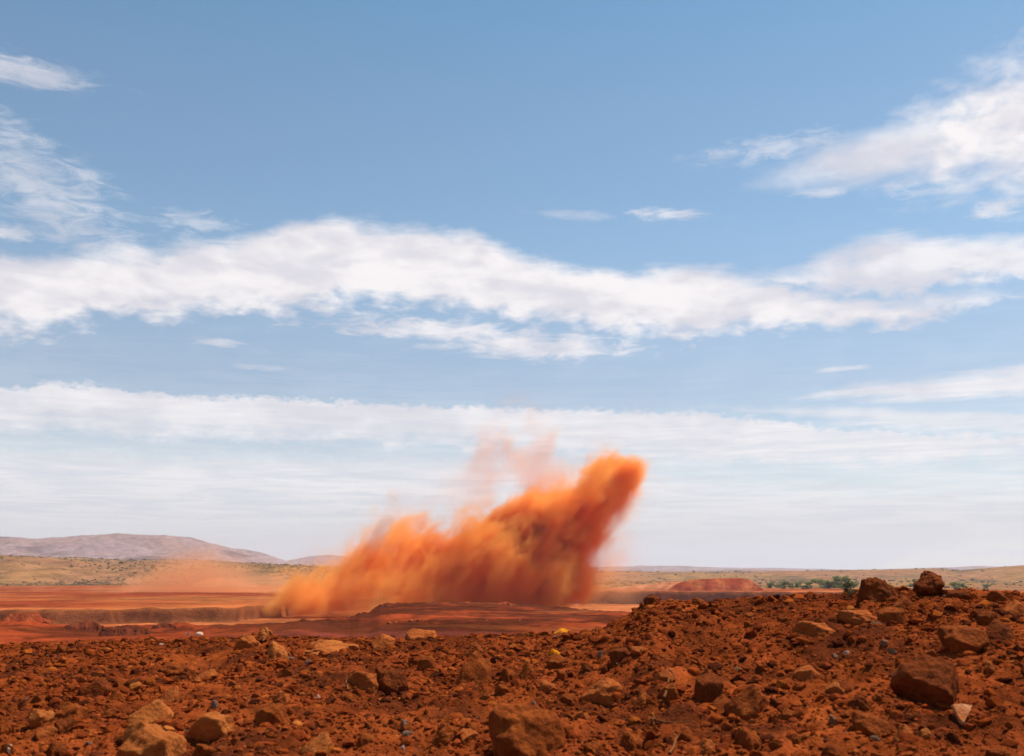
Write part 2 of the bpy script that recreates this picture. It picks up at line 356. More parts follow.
# ------------------------------------------------------------------ materials for loose things
def rock_mat(name, c1, c2, scale=2.2):
    m = bpy.data.materials.new(name); m.use_nodes = True; t = NT(m.node_tree); b = m.node_tree.nodes['Principled BSDF']
    co = t.node('ShaderNodeTexCoord').outputs['Object']; inf = t.node('ShaderNodeObjectInfo')
    rnd = inf.outputs['Random']
    off = t.node('ShaderNodeVectorMath', operation='ADD'); t.put(off.inputs[0], co); t.put(off.inputs[1], t.vec(t.mul(rnd, 31.0), t.mul(rnd, 17.0), 0.0))
    n = t.noise(off.outputs[0], scale, 7, .65, .3)
    c = t.mix(t.step(n, .34, .66), c1, c2)
    dusty = t.noise(off.outputs[0], scale * .7, 3, .5)
    c = t.mix(t.mul(t.step(dusty, .5, .7), .4), c, (.30, .068, .013))
    c = t.mix(t.mul(rnd, .25), c, (.16, .034, .009))
    dk = t.node('ShaderNodeVectorMath', operation='SCALE'); t.put(dk.inputs[0], c); dk.inputs['Scale'].default_value = .70
    t.put(b.inputs['Base Color'], dk.outputs[0]); b.inputs['Roughness'].default_value = .9; b.inputs['Specular IOR Level'].default_value = .03
    hgt = t.add(t.noise(off.outputs[0], scale * 4, 8, .7), t.mul(t.node('ShaderNodeTexVoronoi', {'Vector': off.outputs[0], 'Scale': scale * 3}).outputs['Distance'], .5))
    t.put(b.inputs['Normal'], t.node('ShaderNodeBump', {'Strength': .55, 'Distance': .09, 'Height': hgt}).outputs[0])
    return m
RM = {
    'rust': rock_mat('rust_rock', (.22, .046, .009), (.40, .090, .016)),
    'orange': rock_mat('orange_rock', (.42, .095, .020), (.55, .145, .032)),
    'dark': rock_mat('dark_rock', (.13, .030, .008), (.28, .058, .011)),
    'tan': rock_mat('tan_rock', (.48, .13, .028), (.62, .185, .042)),
    'yellow': rock_mat('yellow_rock', (.80, .24, .008), (.90, .33, .010)),
    'grey': rock_mat('grey_rock', (.24, .11, .06), (.40, .22, .13)),
    'white': rock_mat('white_rock', (.62, .36, .22), (.80, .62, .48)),
}
def stuff_rock_mat():
    m = bpy.data.materials.new('gravel_rock'); m.use_nodes = True; t = NT(m.node_tree); b = m.node_tree.nodes['Principled BSDF']
    at = t.node('ShaderNodeVertexColor', layer_name='soil').outputs[0]
    co = t.node('ShaderNodeNewGeometry').outputs['Position']
    n = t.noise(co, 14, 4, .6); hs = t.node('ShaderNodeVectorMath', operation='SCALE'); t.put(hs.inputs[0], at); t.put(hs.inputs['Scale'], t.step(n, .3, .7, .75, 1.25))
    t.put(b.inputs['Base Color'], hs.outputs[0]); b.inputs['Roughness'].default_value = .95; b.inputs['Specular IOR Level'].default_value = .0
    return m

# ------------------------------------------------------------------ rocks
import bmesh
def ico(sub):
    bm = bmesh.new(); bmesh.ops.create_icosphere(bm, subdivisions=sub, radius=1); v = np.array([q.co[:] for q in bm.verts]); f = np.array([[q.index for q in p.verts] for p in bm.faces]); bm.free(); return v, f
ICO = {k: ico(k) for k in (1, 2, 3, 5)}
def rock_verts(seed, sub=5, cuts=11, flat=0.8, rough=.05, dmin=.52):
    rg = np.random.default_rng(seed); v = ICO[sub][0].copy()
    for k in range(cuts):
        n = rg.normal(size=3); n /= np.linalg.norm(n); d = rg.uniform(dmin, .92)
        s = v @ n; m = s > d; v[m] -= np.outer(s[m] - d, n) * .93
    if rough:
        out = []
        for p in v:
            q = Vector(p) * 1.6 + Vector((seed * 3.1, 0, 0)); h = mnoise.fractal(q, .8, 2.1, 5) * rough * 1.6 + mnoise.fractal(q * 5, .8, 2.1, 3) * rough * .45
            out.append(p * (1 + h))
        v = np.array(out)
    v[:, 2] *= flat
    e = (v.max(0) - v.min(0)) / 2; c = (v.max(0) + v.min(0)) / 2
    q = (v - c) / e; v[:, :2] = (q * e)[:, :2] * (1.0 - .13 * q[:, 2:3] * (sub > 2)); e = (v.max(0) - v.min(0)) / 2; c = (v.max(0) + v.min(0)) / 2
    return (v - c) / e            # every rock fills -1..1, so sizes are exact
PROTO = [rock_verts(s, 5, c, 1, ro, dm) for s, c, ro, dm in ((1, 15, 0.085, .45), (2, 22, 0.076, .42), (3, 13, 0.102, .45), (4, 24, 0.068, .38), (5, 18, 0.085, .42), (6, 12, 0.119, .58), (7, 26, 0.060, .40), (8, 16, 0.085, .45), (9, 20, 0.102, .36), (10, 10, 0.119, .55))]
_mc = {}
def rock_obj(name, kind, proto):
    if (kind, proto) not in _mc:
        o = mesh_np(name, PROTO[proto], ICO[5][1], RM[kind], True, link=False); _mc[(kind, proto)] = o.data
        bpy.data.objects.remove(o)
    o = bpy.data.objects.new(name, _mc[(kind, proto)]); C.objects.link(o); return o
placed = []   # (px, py, label handle)
def put_rock(px, py, wpx, hpx, kind, proto, label, handle=None, yaw=0, tilt=0, roll=0, group=None, name='rock', depth=.85, cat='rock', bury=.5):
    """px,py = middle of the visible rock; it is sunk a little into the ground"""
    base = hit(px, py + hpx * .38)
    d = base.length; s = wpx / F * d / 2; h = hpx / F * d / 2
    o = rock_obj(name, kind, proto)
    sz = max(h * (1.1 + bury * 1.1), .01)
    o.scale = (s * 1.08, s * depth, sz); o.rotation_euler = (R(tilt), R(roll), R(yaw))
    o.location = base + Vector((0, s * depth * .45, h * 1.9 - sz))
    tag(o, label, cat, group)
    if handle: placed.append((px, py, handle))
    return o
K = [
 # px, py, w, h, kind, proto, yaw, tilt, roll, label, handle
 (934, 587, 30, 24, 'dark', 5, 20, 0, 0, 'dark rounded boulder perched alone on the skyline crest at the right', 'the boulder perched on the crest'),
 (882, 591, 46, 30, 'dark', 2, 60, 0, 4, 'broad humped boulder half buried on the crest beside the perched dark boulder', 'the humped crest boulder'),
 (944, 688, 62, 40, 'dark', 8, 10, 14, -8, 'largest dark boulder at right with flat broken faces and deep shadow beneath', 'the big dark boulder at right'),
 (907, 733, 21, 17, 'orange', 5, 30, 0, 0, 'round orange rock in smooth dirt below the big dark boulder', 'the round orange rock'),
 (873, 727, 34, 22, 'rust', 7, 0, 8, 14, 'rust brown wedge rock just left of the round orange rock', 'the wedge rock'),
 (753, 700, 44, 30, 'rust', 6, 30, 22, -6, 'blocky rust boulder with a broad flat front near the bottom right of centre', 'the blocky rust boulder'),
 (713, 688, 36, 30, 'dark', 3, 45, 10, 0, 'dark faceted boulder with a pointed top left of the blocky rust boulder', 'the pointed dark boulder'),
 (722, 705, 26, 20, 'rust', 1, 10, 0, 0, 'low rust rock wedged between the pointed dark boulder and blocky boulder', None),
 (527, 738, 72, 44, 'rust', 7, 20, 20, 0, 'largest rust boulder at the bottom centre with a flat sloping face', 'the large bottom centre boulder'),
 (474, 671, 38, 36, 'rust', 1, 30, 12, -10, 'tilted square rust block with a dark undercut in the middle ground', 'the tilted square block'),
 (444, 735, 24, 24, 'rust', 5, 0, 0, 0, 'round rust rock left of the large bottom centre boulder', 'the round rust rock'),
 (536, 707, 14, 14, 'grey', 2, 0, 0, 0, 'small grey rounded stone lying directly above the large bottom centre boulder', 'the small grey stone'),
 (147, 744, 56, 34, 'tan', 4, 10, 26, -4, 'large smooth pale orange boulder cut by the bottom edge at left', 'the pale orange boulder'),
 (151, 716, 44, 18, 'tan', 6, 70, 30, -6, 'flat pale orange slab resting right behind the pale orange boulder', 'the flat orange slab'),
 (207, 727, 42, 26, 'tan', 0, 40, 28, 6, 'broad orange slab half buried right of the pale orange boulder', 'the broad orange slab'),
 (168, 696, 18, 18, 'orange', 1, 0, 0, 0, 'upright orange stone above the flat orange slab', None),
 (270, 716, 30, 26, 'rust', 3, 0, 8, 4, 'rust block with a flat top between orange slab and orange boulder', 'the flat topped rust block'),
 (318, 744, 32, 24, 'tan', 6, 60, 24, 0, 'lit orange boulder at the bottom edge left of centre', 'the lit orange boulder'),
 (92, 687, 28, 18, 'dark', 6, 0, 0, 8, 'dark brown rock standing out on the fine dirt at far left', 'the dark rock at left'),
 (70, 712, 30, 18, 'rust', 4, 0, 10, -8, 'tilted rust rock below the dark rock on the left slope', 'the tilted left rock'),
 (63, 727, 24, 18, 'dark', 8, 0, 0, 0, 'low dark rock in shade just below the tilted left rock', None),
 (108, 713, 16, 10, 'rust', 5, 0, 0, 0, 'small flat rust rock right of the tilted left rock', None),
 (55, 750, 22, 16, 'dark', 2, 0, 0, 0, 'dark half buried rock at the bottom edge far left', None),
 (247, 641, 24, 16, 'orange', 4, 20, 14, 18, 'bright tilted orange block on the left crest with a dark hollow below', 'the tilted orange crest block'),
 (262, 633, 16, 14, 'tan', 5, 0, 0, 0, 'rounded tan rock sticking up over the left crest', None),
 (276, 651, 24, 22, 'tan', 2, 0, 0, 0, 'upright tan rock just right of the tilted orange crest block', 'the upright tan rock'),
 (322, 648, 62, 16, 'tan', 5, 6, 0, 0, 'long low pale tan slab lying along the left crest', 'the long tan slab'),
 (382, 641, 28, 14, 'orange', 6, 20, 8, -14, 'tilted flat orange rock on the crest right of the long slab', 'the tilted flat crest rock'),
 (362, 680, 34, 22, 'orange', 0, 30, 8, 6, 'orange rock with a lit top right of the white pebble', 'the lit top rock'),
 (392, 682, 28, 28, 'dark', 7, 10, 0, 0, 'dark angular rock close beside the lit top orange rock', 'the dark angular rock'),
 (427, 663, 18, 18, 'rust', 3, 0, 0, 0, 'squarish rust rock left of the tilted square block', None),
 (420, 634, 34, 14, 'orange', 4, 30, 10, -10, 'sharp topped orange rock breaking the skyline of the middle crest', 'the sharp crest rock'),
 (473, 650, 22, 18, 'rust', 6, 0, 0, 0, 'rust rock behind the tilted square block', None),
 (509, 675, 18, 15, 'rust', 2, 0, 0, 0, 'rounded rust rock right of the tilted square block', None),
 (528, 669, 18, 18, 'rust', 5, 50, 0, 0, 'lumpy rust rock second to the right of the tilted square block', None),
 (560, 661, 26, 15, 'rust', 4, 0, 10, 0, 'rust rock with a small yellow stone on top and a deep shadow', 'the rock under the yellow stone'),
 (555, 652, 12, 7, 'yellow', 2, 0, 0, 0, 'small yellow stone lying on a rust rock in the centre', None),
 (562, 631, 16, 6, 'yellow', 5, 0, 0, 0, 'bright yellow flat stone on the crest right of centre', 'the yellow crest stone'),
 (606, 692, 46, 24, 'orange', 9, 0, 16, -14, 'sloping orange topped slab with a long dark side right of centre', 'the sloping slab'),
 (643, 699, 16, 15, 'orange', 5, 0, 0, 0, 'bright orange rounded rock at the end of the sloping slab', 'the bright orange rock'),
 (622, 653, 22, 13, 'dark', 3, 0, 0, 0, 'dark brown rock in a hollow right of the rock with yellow stone', 'the dark rock in the hollow'),
 (640, 651, 16, 8, 'orange', 7, 0, 0, 0, 'flat orange rock touching the dark rock in the hollow', None),
 (815, 628, 38, 16, 'orange', 0, 0, 0, 0, 'ochre yellow half buried rock on the right hand slope', 'the ochre rock'),
 (862, 618, 42, 20, 'orange', 9, 0, 10, 20, 'smooth orange slab sloping down right under the humped crest boulder', 'the smooth sloping slab'),
 (898, 616, 34, 22, 'rust', 3, 20, 0, 0, 'rust rock with a dark left side beside the smooth sloping slab', 'the dark sided rock'),
 (970, 640, 48, 28, 'rust', 7, 0, 0, 0, 'flat faced rust block half sunk under the right slope', 'the half sunk block'),
 (1003, 633, 28, 22, 'dark', 1, 0, 0, -20, 'dark leaning slab in the pile at the right edge', 'the leaning slab'),
 (1018, 608, 24, 16, 'orange', 6, 0, 0, 0, 'orange topped rock at the right edge high on the slope', 'the orange edge rock'),
 (990, 618, 22, 18, 'dark', 4, 0, 0, 0, 'dark rock in the shade left of the orange edge rock', None),
 (752, 740, 32, 26, 'rust', 2, 0, 8, 0, 'rust rock with an orange lit rim near the bottom below the blocky boulder', 'the rim lit rock'),
 (708, 748, 20, 16, 'orange', 5, 0, 0, 0, 'small orange oval rock at the bottom edge right of the twigs', None),
 (810, 673, 24, 15, 'orange', 3, 0, 0, -12, 'orange tilted rock in the middle of the right slope', 'the tilted rock on the right slope'),
 (860, 703, 18, 16, 'dark', 9, 0, 0, 0, 'dark angular rock above the wedge rock', None),
 (672, 694, 20, 22, 'rust', 3, 0, 0, 0, 'squat rust rock right of the upright twig', None),
 (586, 668, 14, 12, 'dark', 5, 0, 0, 0, 'dark brown stone right of the rock under the yellow stone', None),
 (40, 700, 18, 10, 'rust', 0, 0, 0, 0, 'low rust stone on the far left slope beside the dark rock', None),
 (8, 667, 12, 8, 'dark', 1, 0, 0, 0, 'isolated black looking stone at the left edge', 'the isolated dark stone'),
 (165, 671, 30, 12, 'rust', 9, 0, 8, -12, 'long rust rock with a dark underside in the left middle ground', 'the long dark bellied rock'),
 (182, 672, 20, 14, 'dark', 4, 0, 0, 0, 'dark rock end to end with the long dark bellied rock', None),
 (205, 676, 20, 12, 'orange', 1, 0, 0, 0, 'orange rock in the row right of the long dark bellied rock', None),
 (652, 600, 14, 12, 'dark', 3, 0, 0, 0, 'dark rock at the left shoulder of the high rubble slope', 'the shoulder rock'),
 (700, 601, 16, 8, 'rust', 2, 0, 0, 0, 'low rust rock on the crest right of the shoulder rock', None),
 (905, 603, 20, 14, 'rust', 6, 0, 0, 0, 'rust rock leaning on the foot of the humped crest boulder', None),
 (960, 594, 22, 9, 'dark', 4, 0, 0, 0, 'dark low rock on the crest right of the perched boulder', None),
 (1000, 597, 20, 12, 'rust', 0, 0, 0, 0, 'rust rock on the crest near the right edge', None),
 (595, 750, 20, 16, 'rust', 8, 0, 0, 0, 'rust rock at the bottom right of the large bottom centre boulder', None),
 (635, 742, 30, 22, 'rust', 2, 0, 0, 0, 'broad dull rust rock near the bottom between boulder and twigs', 'the dull rust rock'),
 (792, 716, 20, 14, 'rust', 4, 0, 0, 0, 'angular rust rock right of the blocky rust boulder', None),
]
NEAR = []
for i, (px, py, w, h, kd, pr, yw, ti, ro, lb, hd) in enumerate(K):
    if i in (6, 7, 45, 44, 11): w *= .84
    if i not in (0, 2, 8, 12, 13, 14): py += h * .09; h *= .80
    big = w * h > 700
    put_rock(px, py, w, h, kd, pr, lb, hd, yw, ti, ro, name='boulder' if big else 'rock', cat='boulder' if big else 'rock', bury=.0 if i in (0,) else .55 if i in (2, 6, 10) else .8)
    NEAR.append(hit(px, py + h * .38)[:] + (w / F * hit(px, py + h * .38).length * .5,))
for px, py, w, h, kd, pr, lb in [
    (199, 634, 9, 3, 'white', 2, 'flat white stone on the left crest beside a tiny pale fragment'),
    (187, 634, 4, 2, 'white', 3, 'tiny pale fragment just left of the flat white stone'),
    (161, 645, 5, 2.2, 'white', 4, 'small white stone on dirt below left of the flat white stone'),
    (318, 698, 4.5, 4, 'white', 5, 'round white pebble among rust gravel left of the lit top rock'),
    (402, 748, 5, 4, 'white', 1, 'white pebble at the bottom edge left of the round rust rock'),
    (847, 653, 6, 3, 'white', 0, 'flat whitish pebble on the right slope'),
    (7, 750, 9, 7, 'white', 8, 'jagged whitish quartz stone in the bottom left corner'),
    (894, 676, 3, 3, 'white', 5, 'tiny white pebble left above the big dark boulder'),
    (215, 705, 9, 7, 'grey', 2, 'blue grey stone above the broad orange slab'),
    (307, 663, 9, 6, 'grey', 5, 'grey stone on rubble below the long tan slab'),
    (405, 725, 11, 8, 'grey', 0, 'greyish ochre stone left of the round rust rock'),
    (601, 655, 9, 7, 'grey', 3, 'grey ochre stone between the dark stone and hollow rock'),
    (893, 652, 8, 5, 'grey', 1, 'grey stone right of the flat whitish pebble'),
    (885, 643, 9, 5, 'grey', 4, 'grey angular stone above the flat whitish pebble'),
    (836, 656, 7, 4, 'grey', 6, 'grey stone touching the flat whitish pebble on its left'),
    (834, 722, 10, 8, 'grey', 7, 'grey stone left of the wedge rock')]:
    put_rock(px, py, w, h, kd, pr, lb, None, px * 7 % 360, name='stone', cat='stone')
# the pale triangular shard: a thin slab with a broken, sharp outline
bm = bmesh.new()
tri = [(-1, .75), (-.2, .95), (1, 1), (.45, .25), (-.55, -1), (-.8, -.7)]
lo = [bm.verts.new((x, y, -.12)) for x, y in tri]; hi = [bm.verts.new((x * .93, y * .93, .12 + .05 * (k % 2))) for k, (x, y) in enumerate(tri)]
bm.faces.new(lo[::-1]); bm.faces.new(hi)
for k in range(len(tri)): bm.faces.new((lo[k], lo[(k + 1) % 6], hi[(k + 1) % 6], hi[k]))
bmesh.ops.recalc_face_normals(bm, faces=bm.faces[:]); bmesh.ops.bevel(bm, geom=bm.edges[:], offset=.03, segments=1, affect='EDGES')
me = bpy.data.meshes.new('stone_shard'); bm.to_mesh(me); bm.free(); me.materials.append(rock_mat('pale_shard', (.58, .16, .04), (.74, .34, .16), .8))
o = bpy.data.objects.new('stone_shard', me); C.objects.link(o); p = hit(966, 722); s = 9.5 / F * p.length
o.location = p + Vector((0, 0, s * .55)); o.scale = (s * 1.05, s * 1.25, s * 1.3); o.rotation_euler = (R(42), R(8), 0)
tag(o, 'pale triangular stone shard on smooth dirt below the big dark boulder', 'stone'); placed.append((966, 716, 'the pale triangular shard'))

# unnamed rocks, each labelled by its look and the marked rock it lies beside
N_R = 205; cand = []
keys_xy = np.array([(k[0], k[1], k[2]) for k in K])
tries = 0
while len(cand) < N_R and tries < 20000:
    tries += 1
    px = random.uniform(-5, 1030); top = np.interp(px, [0, 560, 600, 640, 1024], [650, 645, 640, 612, 602]); py = top + (756 - top) * random.random() ** 1.25
    w = (6.0 + 15 * random.random() ** 3.0) * (.62 + .55 * (py - 600) / 156)
    if np.any((np.abs(keys_xy[:, 0] - px) < (keys_xy[:, 2] + w) * .5) & (np.abs(keys_xy[:, 1] - py) < (keys_xy[:, 2] * .7 + w) * .42)): continue
    if any(abs(c[0] - px) < (c[2] + w) * .5 and abs(c[1] - py) < (c[2] + w) * .35 for c in cand): continue
    if mnoise.noise(Vector((px / 70, py / 28, 2.2))) < -.22: continue
    cand.append((px, py, w, random.choices(['rust', 'orange', 'dark', 'tan'], [56, 22, 16, 6])[0], random.randrange(10)))
buckets = {}
for c in cand:
    q = min(placed, key=lambda p: (p[0] - c[0]) ** 2 + (1.7 * (p[1] - c[1])) ** 2)
    ddx, ddy = c[0] - q[0], (c[1] - q[1]) * 1.7
    side = ('right of' if ddx > 0 else 'left of') if abs(ddx) > abs(ddy) else ('below' if ddy > 0 else 'above')
    buckets.setdefault((q[2], side), []).append((math.hypot(ddx, ddy), c))
CN = {'rust': 'rust red', 'orange': 'orange', 'dark': 'dark brown', 'tan': 'tan'}
ORD = ['nearest', 'second nearest', 'third nearest', 'fourth nearest', 'fifth nearest', 'sixth nearest', 'seventh nearest', 'eighth nearest', 'ninth nearest', 'tenth nearest', 'eleventh nearest', 'twelfth nearest']
for (hd, side), lst in sorted(buckets.items()):
    lst.sort(key=lambda q: q[0])
    for k, (_, (px, py, w, kd, pr)) in enumerate(lst):
        lb = f"{CN[kd]} rock {side} {hd}" + (f", {ORD[min(k, 11)]} one" if len(lst) > 1 else '')
        put_rock(px, py, w, w * random.uniform(.42, .72), kd, pr, lb, None, random.uniform(0, 360), random.uniform(-15, 15), random.uniform(-15, 15), 'loose rocks on the rubble slope', depth=random.uniform(.7, 1.1))

# gravel and clods: one mass nobody could count
def scatter_stones(name, n_small, n_big):
    VS, FS, CS = [], [], []; base = 0
    bases = {1: [rock_verts(100 + s, 1, 5, 1, 0, .5) for s in range(12)], 2: [rock_verts(200 + s, 2, 14, 1, 0, .36) for s in range(16)]}
    cols = np.array([DIRT, DIRT2, DARK, (.40, .095, .016), (.50, .15, .03), (.18, .10, .06), (.32, .06, .012)]); pr = [.40, .22, .17, .05, .008, .006, .146]
    for sub, n, lo_, hi_, al in ((1, n_small, .014, .05, 2.3), (2, n_big, .035, .17, 1.95)):
        a = RNG.uniform(-R(31), R(31), n * 2); r = np.sqrt(RNG.uniform(10.3 ** 2, 29.5 ** 2, n * 2)); x, y = np.sin(a) * r, np.cos(a) * r
        dens = np.clip(.38 + 2.2 * fbm(x / 1.9 + 3, y / 1.9, 3) + .5 * fbm(x / .6, y / .6 + 5, 2), .10, 1) if sub == 1 else np.clip(.38 + 2.0 * fbm(x / 2.0 + 1, y / 2.0 + 2, 4), .05, 1)
        keep = RNG.random(n * 2) < dens; x, y, r, a = [q[keep][:n] for q in (x, y, r, a)]
        ex_ = np.array([(q[0] + math.cos(b_) * q[3] * k_, q[1] + q[3] * .5 + math.sin(b_) * q[3] * k_) for q in NEAR for b_, k_ in zip(RNG.uniform(0, 6.28, 90 if sub == 1 else 16), RNG.normal(1.12, .18, 90))])
        x, y = np.concatenate([x, ex_[:, 0]]), np.concatenate([y, ex_[:, 1]]); r = np.hypot(x, y); a = np.arctan2(x, y); m = len(x)
        s = lo_ * RNG.random(m) ** (-1 / al); s = np.minimum(s, hi_) * (.75 + r / 40)
        z = height(a, r); v0, f0 = ICO[sub]
        which = RNG.integers(0, len(bases[sub]), m); V = np.stack([bases[sub][k] for k in range(len(bases[sub]))])[which]
        V = V * (s[:, None] * .5)[:, None] * RNG.uniform([.8, .8, .45], [1.3, 1.2, .9], (m, 3))[:, None, :]
        ang = RNG.uniform(0, 2 * np.pi, m); til = RNG.normal(0, .35, m)
        cx, sx = np.cos(til)[:, None], np.sin(til)[:, None]; Y = V[..., 1] * cx - V[..., 2] * sx; Z = V[..., 1] * sx + V[..., 2] * cx
        ca, sa = np.cos(ang)[:, None], np.sin(ang)[:, None]; X2 = V[..., 0] * ca - Y * sa; Y2 = V[..., 0] * sa + Y * ca
        V = np.stack([X2 + x[:, None], Y2 + y[:, None], Z + (z + s * .04)[:, None]], -1)
        nv = V.shape[1]; F_ = f0[None] + (np.arange(m) * nv)[:, None, None] + base
        cc = .58 * cols[RNG.choice(len(cols), m, p=pr)] * RNG.uniform(.75, 1.2, (m, 1))
        VS.append(V.reshape(-1, 3)); FS.append(F_.reshape(-1, 3)); CS.append(np.repeat(cc, nv, 0)); base += m * nv
    return mesh_np(name, np.concatenate(VS), np.concatenate(FS), stuff_rock_mat(), False, np.concatenate(CS))
tag(scatter_stones('gravel', 100000, 27000), kind='stuff')

# ------------------------------------------------------------------ dry twigs
def wood_mat():
    m = bpy.data.materials.new('dry_wood'); m.use_nodes = True; t = NT(m.node_tree); b = m.node_tree.nodes['Principled BSDF']
    co = t.node('ShaderNodeTexCoord').outputs['Object']; n = t.noise(co, 30, 4, .6)
    t.put(b.inputs['Base Color'], t.mix(n, (.12, .042, .014), (.21, .08, .03))); b.inputs['Roughness'].default_value = .95; b.inputs['Specular IOR Level'].default_value = 0; return m
WOOD = wood_mat()
def tube(paths, name, mat, parent=None):
    V, Fc = [], []
    for pts, rads in paths:
        pts = [Vector(p) for p in pts]; n = 7; b0 = len(V)
        for i, p in enumerate(pts):
            d = (pts[min(i + 1, len(pts) - 1)] - pts[max(i - 1, 0)]).normalized(); u = d.cross(Vector((.3, .2, .93))).normalized(); w = d.cross(u)
            for k in range(n): q = 2 * math.pi * k / n; V.append(p + (u * math.cos(q) + w * math.sin(q)) * rads[i])
        for i in range(len(pts) - 1):
            for k in range(n): Fc.append((b0 + i * n + k, b0 + i * n + (k + 1) % n, b0 + (i + 1) * n + (k + 1) % n, b0 + (i + 1) * n + k))
    return mesh_np(name, [v[:] for v in V], Fc, mat, True, parent=parent)
def twig(pix, rad, label, forks=()):
    base = hit(*pix[0]); D = base.length
    def pt(px, py):
        h_ = hit(px, py); x, y, z = ray(px, py); k = (h_.length if h_.length < D * 1.12 else D * 1.02) * .985 / math.sqrt(x * x + y * y + z * z)
        return Vector((x * k, y * k, z * k))
    def pth(pp, r0):
        c = [pt(*p) for p in pp]; out = []
        for i in range(len(c) - 1):
            for k in range(5): out.append(c[i].lerp(c[i + 1], k / 5) + Vector((random.uniform(-1, 1), random.uniform(-1, 1), random.uniform(-1, 1))) * r0 * .35)
        out.append(c[-1]); n = len(out)
        return out, [r0 * (1 - .65 * i / (n - 1)) for i in range(n)]
    ps = [pth(pix, rad)] + [pth(f_, rad * .65) for f_ in forks]
    org = ps[0][0][0].copy()
    ps = [([q - org for q in p], r_) for p, r_ in ps]
    o = tube(ps, 'dry_twig', WOOD); o.location = org; tag(o, label, 'twig', 'dry twigs in the rubble'); return o
twig([(664, 697), (667, 688), (669, 678), (667, 667)], .020, 'upright pale dry twig with a short hooked fork at its top', [[(669, 669), (673, 673), (675, 679), (671, 681)]])
twig([(651, 719), (664, 722), (677, 723), (690, 721)], .017, 'dry twig lying flat below the upright twig', [[(655, 719), (652, 713)], [(653, 719), (654, 725)]])
twig([(670, 753), (674, 746), (676, 737), (672, 731)], .017, 'short dry twig leaning at the bottom edge under the flat twig', [[(675, 741), (680, 734)]])
twig([(348, 690), (346, 681), (349, 674), (354, 671)], .018, 'pale bent twig left of the lit top rock')
twig([(263, 641), (267, 634), (264, 626), (257, 626)], .018, 'curved pale twig arching over the left crest')

# ------------------------------------------------------------------ spoil heaps in the pit
HEAPM = soil_mat('heap_soil', .12, .5, 1.2)
def heap(name, prof, r, half, base_py, cols, label, cat, group=None, flat=.35, rough=.5, nx=110, ny=50):
    """prof: outline of the top in photo points, standing at distance r"""
    q = [azt(*p) for p in prof]; az0, az1 = q[0][0], q[-1][0]; tb = azt(prof[len(prof) // 2][0], base_py)[1]; zb = tb * r
    am = (az0 + az1) / 2; org = Vector((math.sin(am) * r, math.cos(am) * r, zb)); ex = Vector((math.cos(am), -math.sin(am), 0)); ey = Vector((math.sin(am), math.cos(am), 0))
    hw = (az1 - az0) / 2 * r; X, Y = np.meshgrid(np.linspace(-hw * 1.04, hw * 1.04, nx), np.linspace(-half * 1.05, half * 1.05, ny))
    topz = np.interp(am + X / r, [i[0] for i in q], [max(i[1] * r - zb, 0) for i in q])
    gx = ex.x * X + ey.x * Y + org.x; gy = ex.y * X + ey.y * Y + org.y
    G0 = height(np.arctan2(gx, gy), np.hypot(gx, gy)) - zb
    hmax = topz.max()
    side = np.clip((half - np.abs(Y)) / (half * (1 - flat)), -.05, 1)
    Z = np.minimum(topz, hmax * side * 1.0)
    nse = fbm(X / (half * .35) + r, Y / (half * .35), 5, .6); Z = Z + rough * hmax * .16 * nse * np.clip(Z / hmax * 4, 0, 1) - hmax * .04
    rill = fbm(X / (half * .10), Y / (half * .7), 3); Z = Z + hmax * .05 * rill * (side < 1) * np.clip(Z / hmax * 3, 0, 1)
    low_ = np.clip(1 - Z / (hmax * .35), 0, 1); Z = Z + low_ * np.minimum(G0 - .15 * hmax - Z, 0)
    cc = mixc(np.array(cols[0]), np.array(cols[1]), sstep(fbm(X / (half * .4), Y / (half * .9) + 4, 4), -.15, .25)).reshape(-1, 3) * SOIL_K
    v = np.stack([ex.x * X + ey.x * Y, ex.y * X + ey.y * Y, Z], -1).reshape(-1, 3)
    i = np.arange(ny - 1)[:, None] * nx + np.arange(nx - 1)[None, :]; f = np.stack([i, i + 1, i + 1 + nx, i + nx], -1).reshape(-1, 4)
    # close it with a skirt and floor below the ground
    ring = np.concatenate([np.arange(nx), np.arange(1, ny) * nx + nx - 1, (ny - 1) * nx + np.arange(nx - 2, -1, -1), np.arange(ny - 2, 0, -1) * nx])
    low = v[ring].copy(); low[:, 2] = min(G0.min(), 0) - hmax * .5 - 1; n0 = len(v); v = np.concatenate([v, low]); cc = np.concatenate([cc, cc[ring]]); k = np.arange(len(ring)); k2 = (k + 1) % len(ring)
    f = np.concatenate([f, np.stack([ring[k], n0 + k, n0 + k2, ring[k2]], -1)])
    o = mesh_np(name, v, f, HEAPM, True, cc); o.location = org
    return tag(o, label, cat, group)
heap('spoil_heap', [(664, 592), (676, 584), (690, 579), (715, 578), (735, 577.5), (748, 578.5), (756, 584), (767, 591.5)], 1320, 60, 592.5, ((.34, .055, .022), (.50, .13, .045)), 'flat topped red spoil heap on the bench right of the dust', 'heap', rough=.6)
heap('haul_ramp', [(545, 591), (590, 590), (630, 586), (665, 582), (688, 581), (700, 591)], 1390, 40, 591.5, ((.60, .20, .08), (.66, .25, .11)), 'long low orange ramp rising to the flat topped red heap', 'ramp', rough=.2)
heap('sand_heap', [(196, 583), (206, 579), (222, 577.5), (235, 579), (250, 583), (266, 587)], 1700, 60, 587.5, ((.52, .24, .10), (.60, .29, .13)), 'smooth pale orange heap below the scrub hills at left', 'heap', rough=.2)
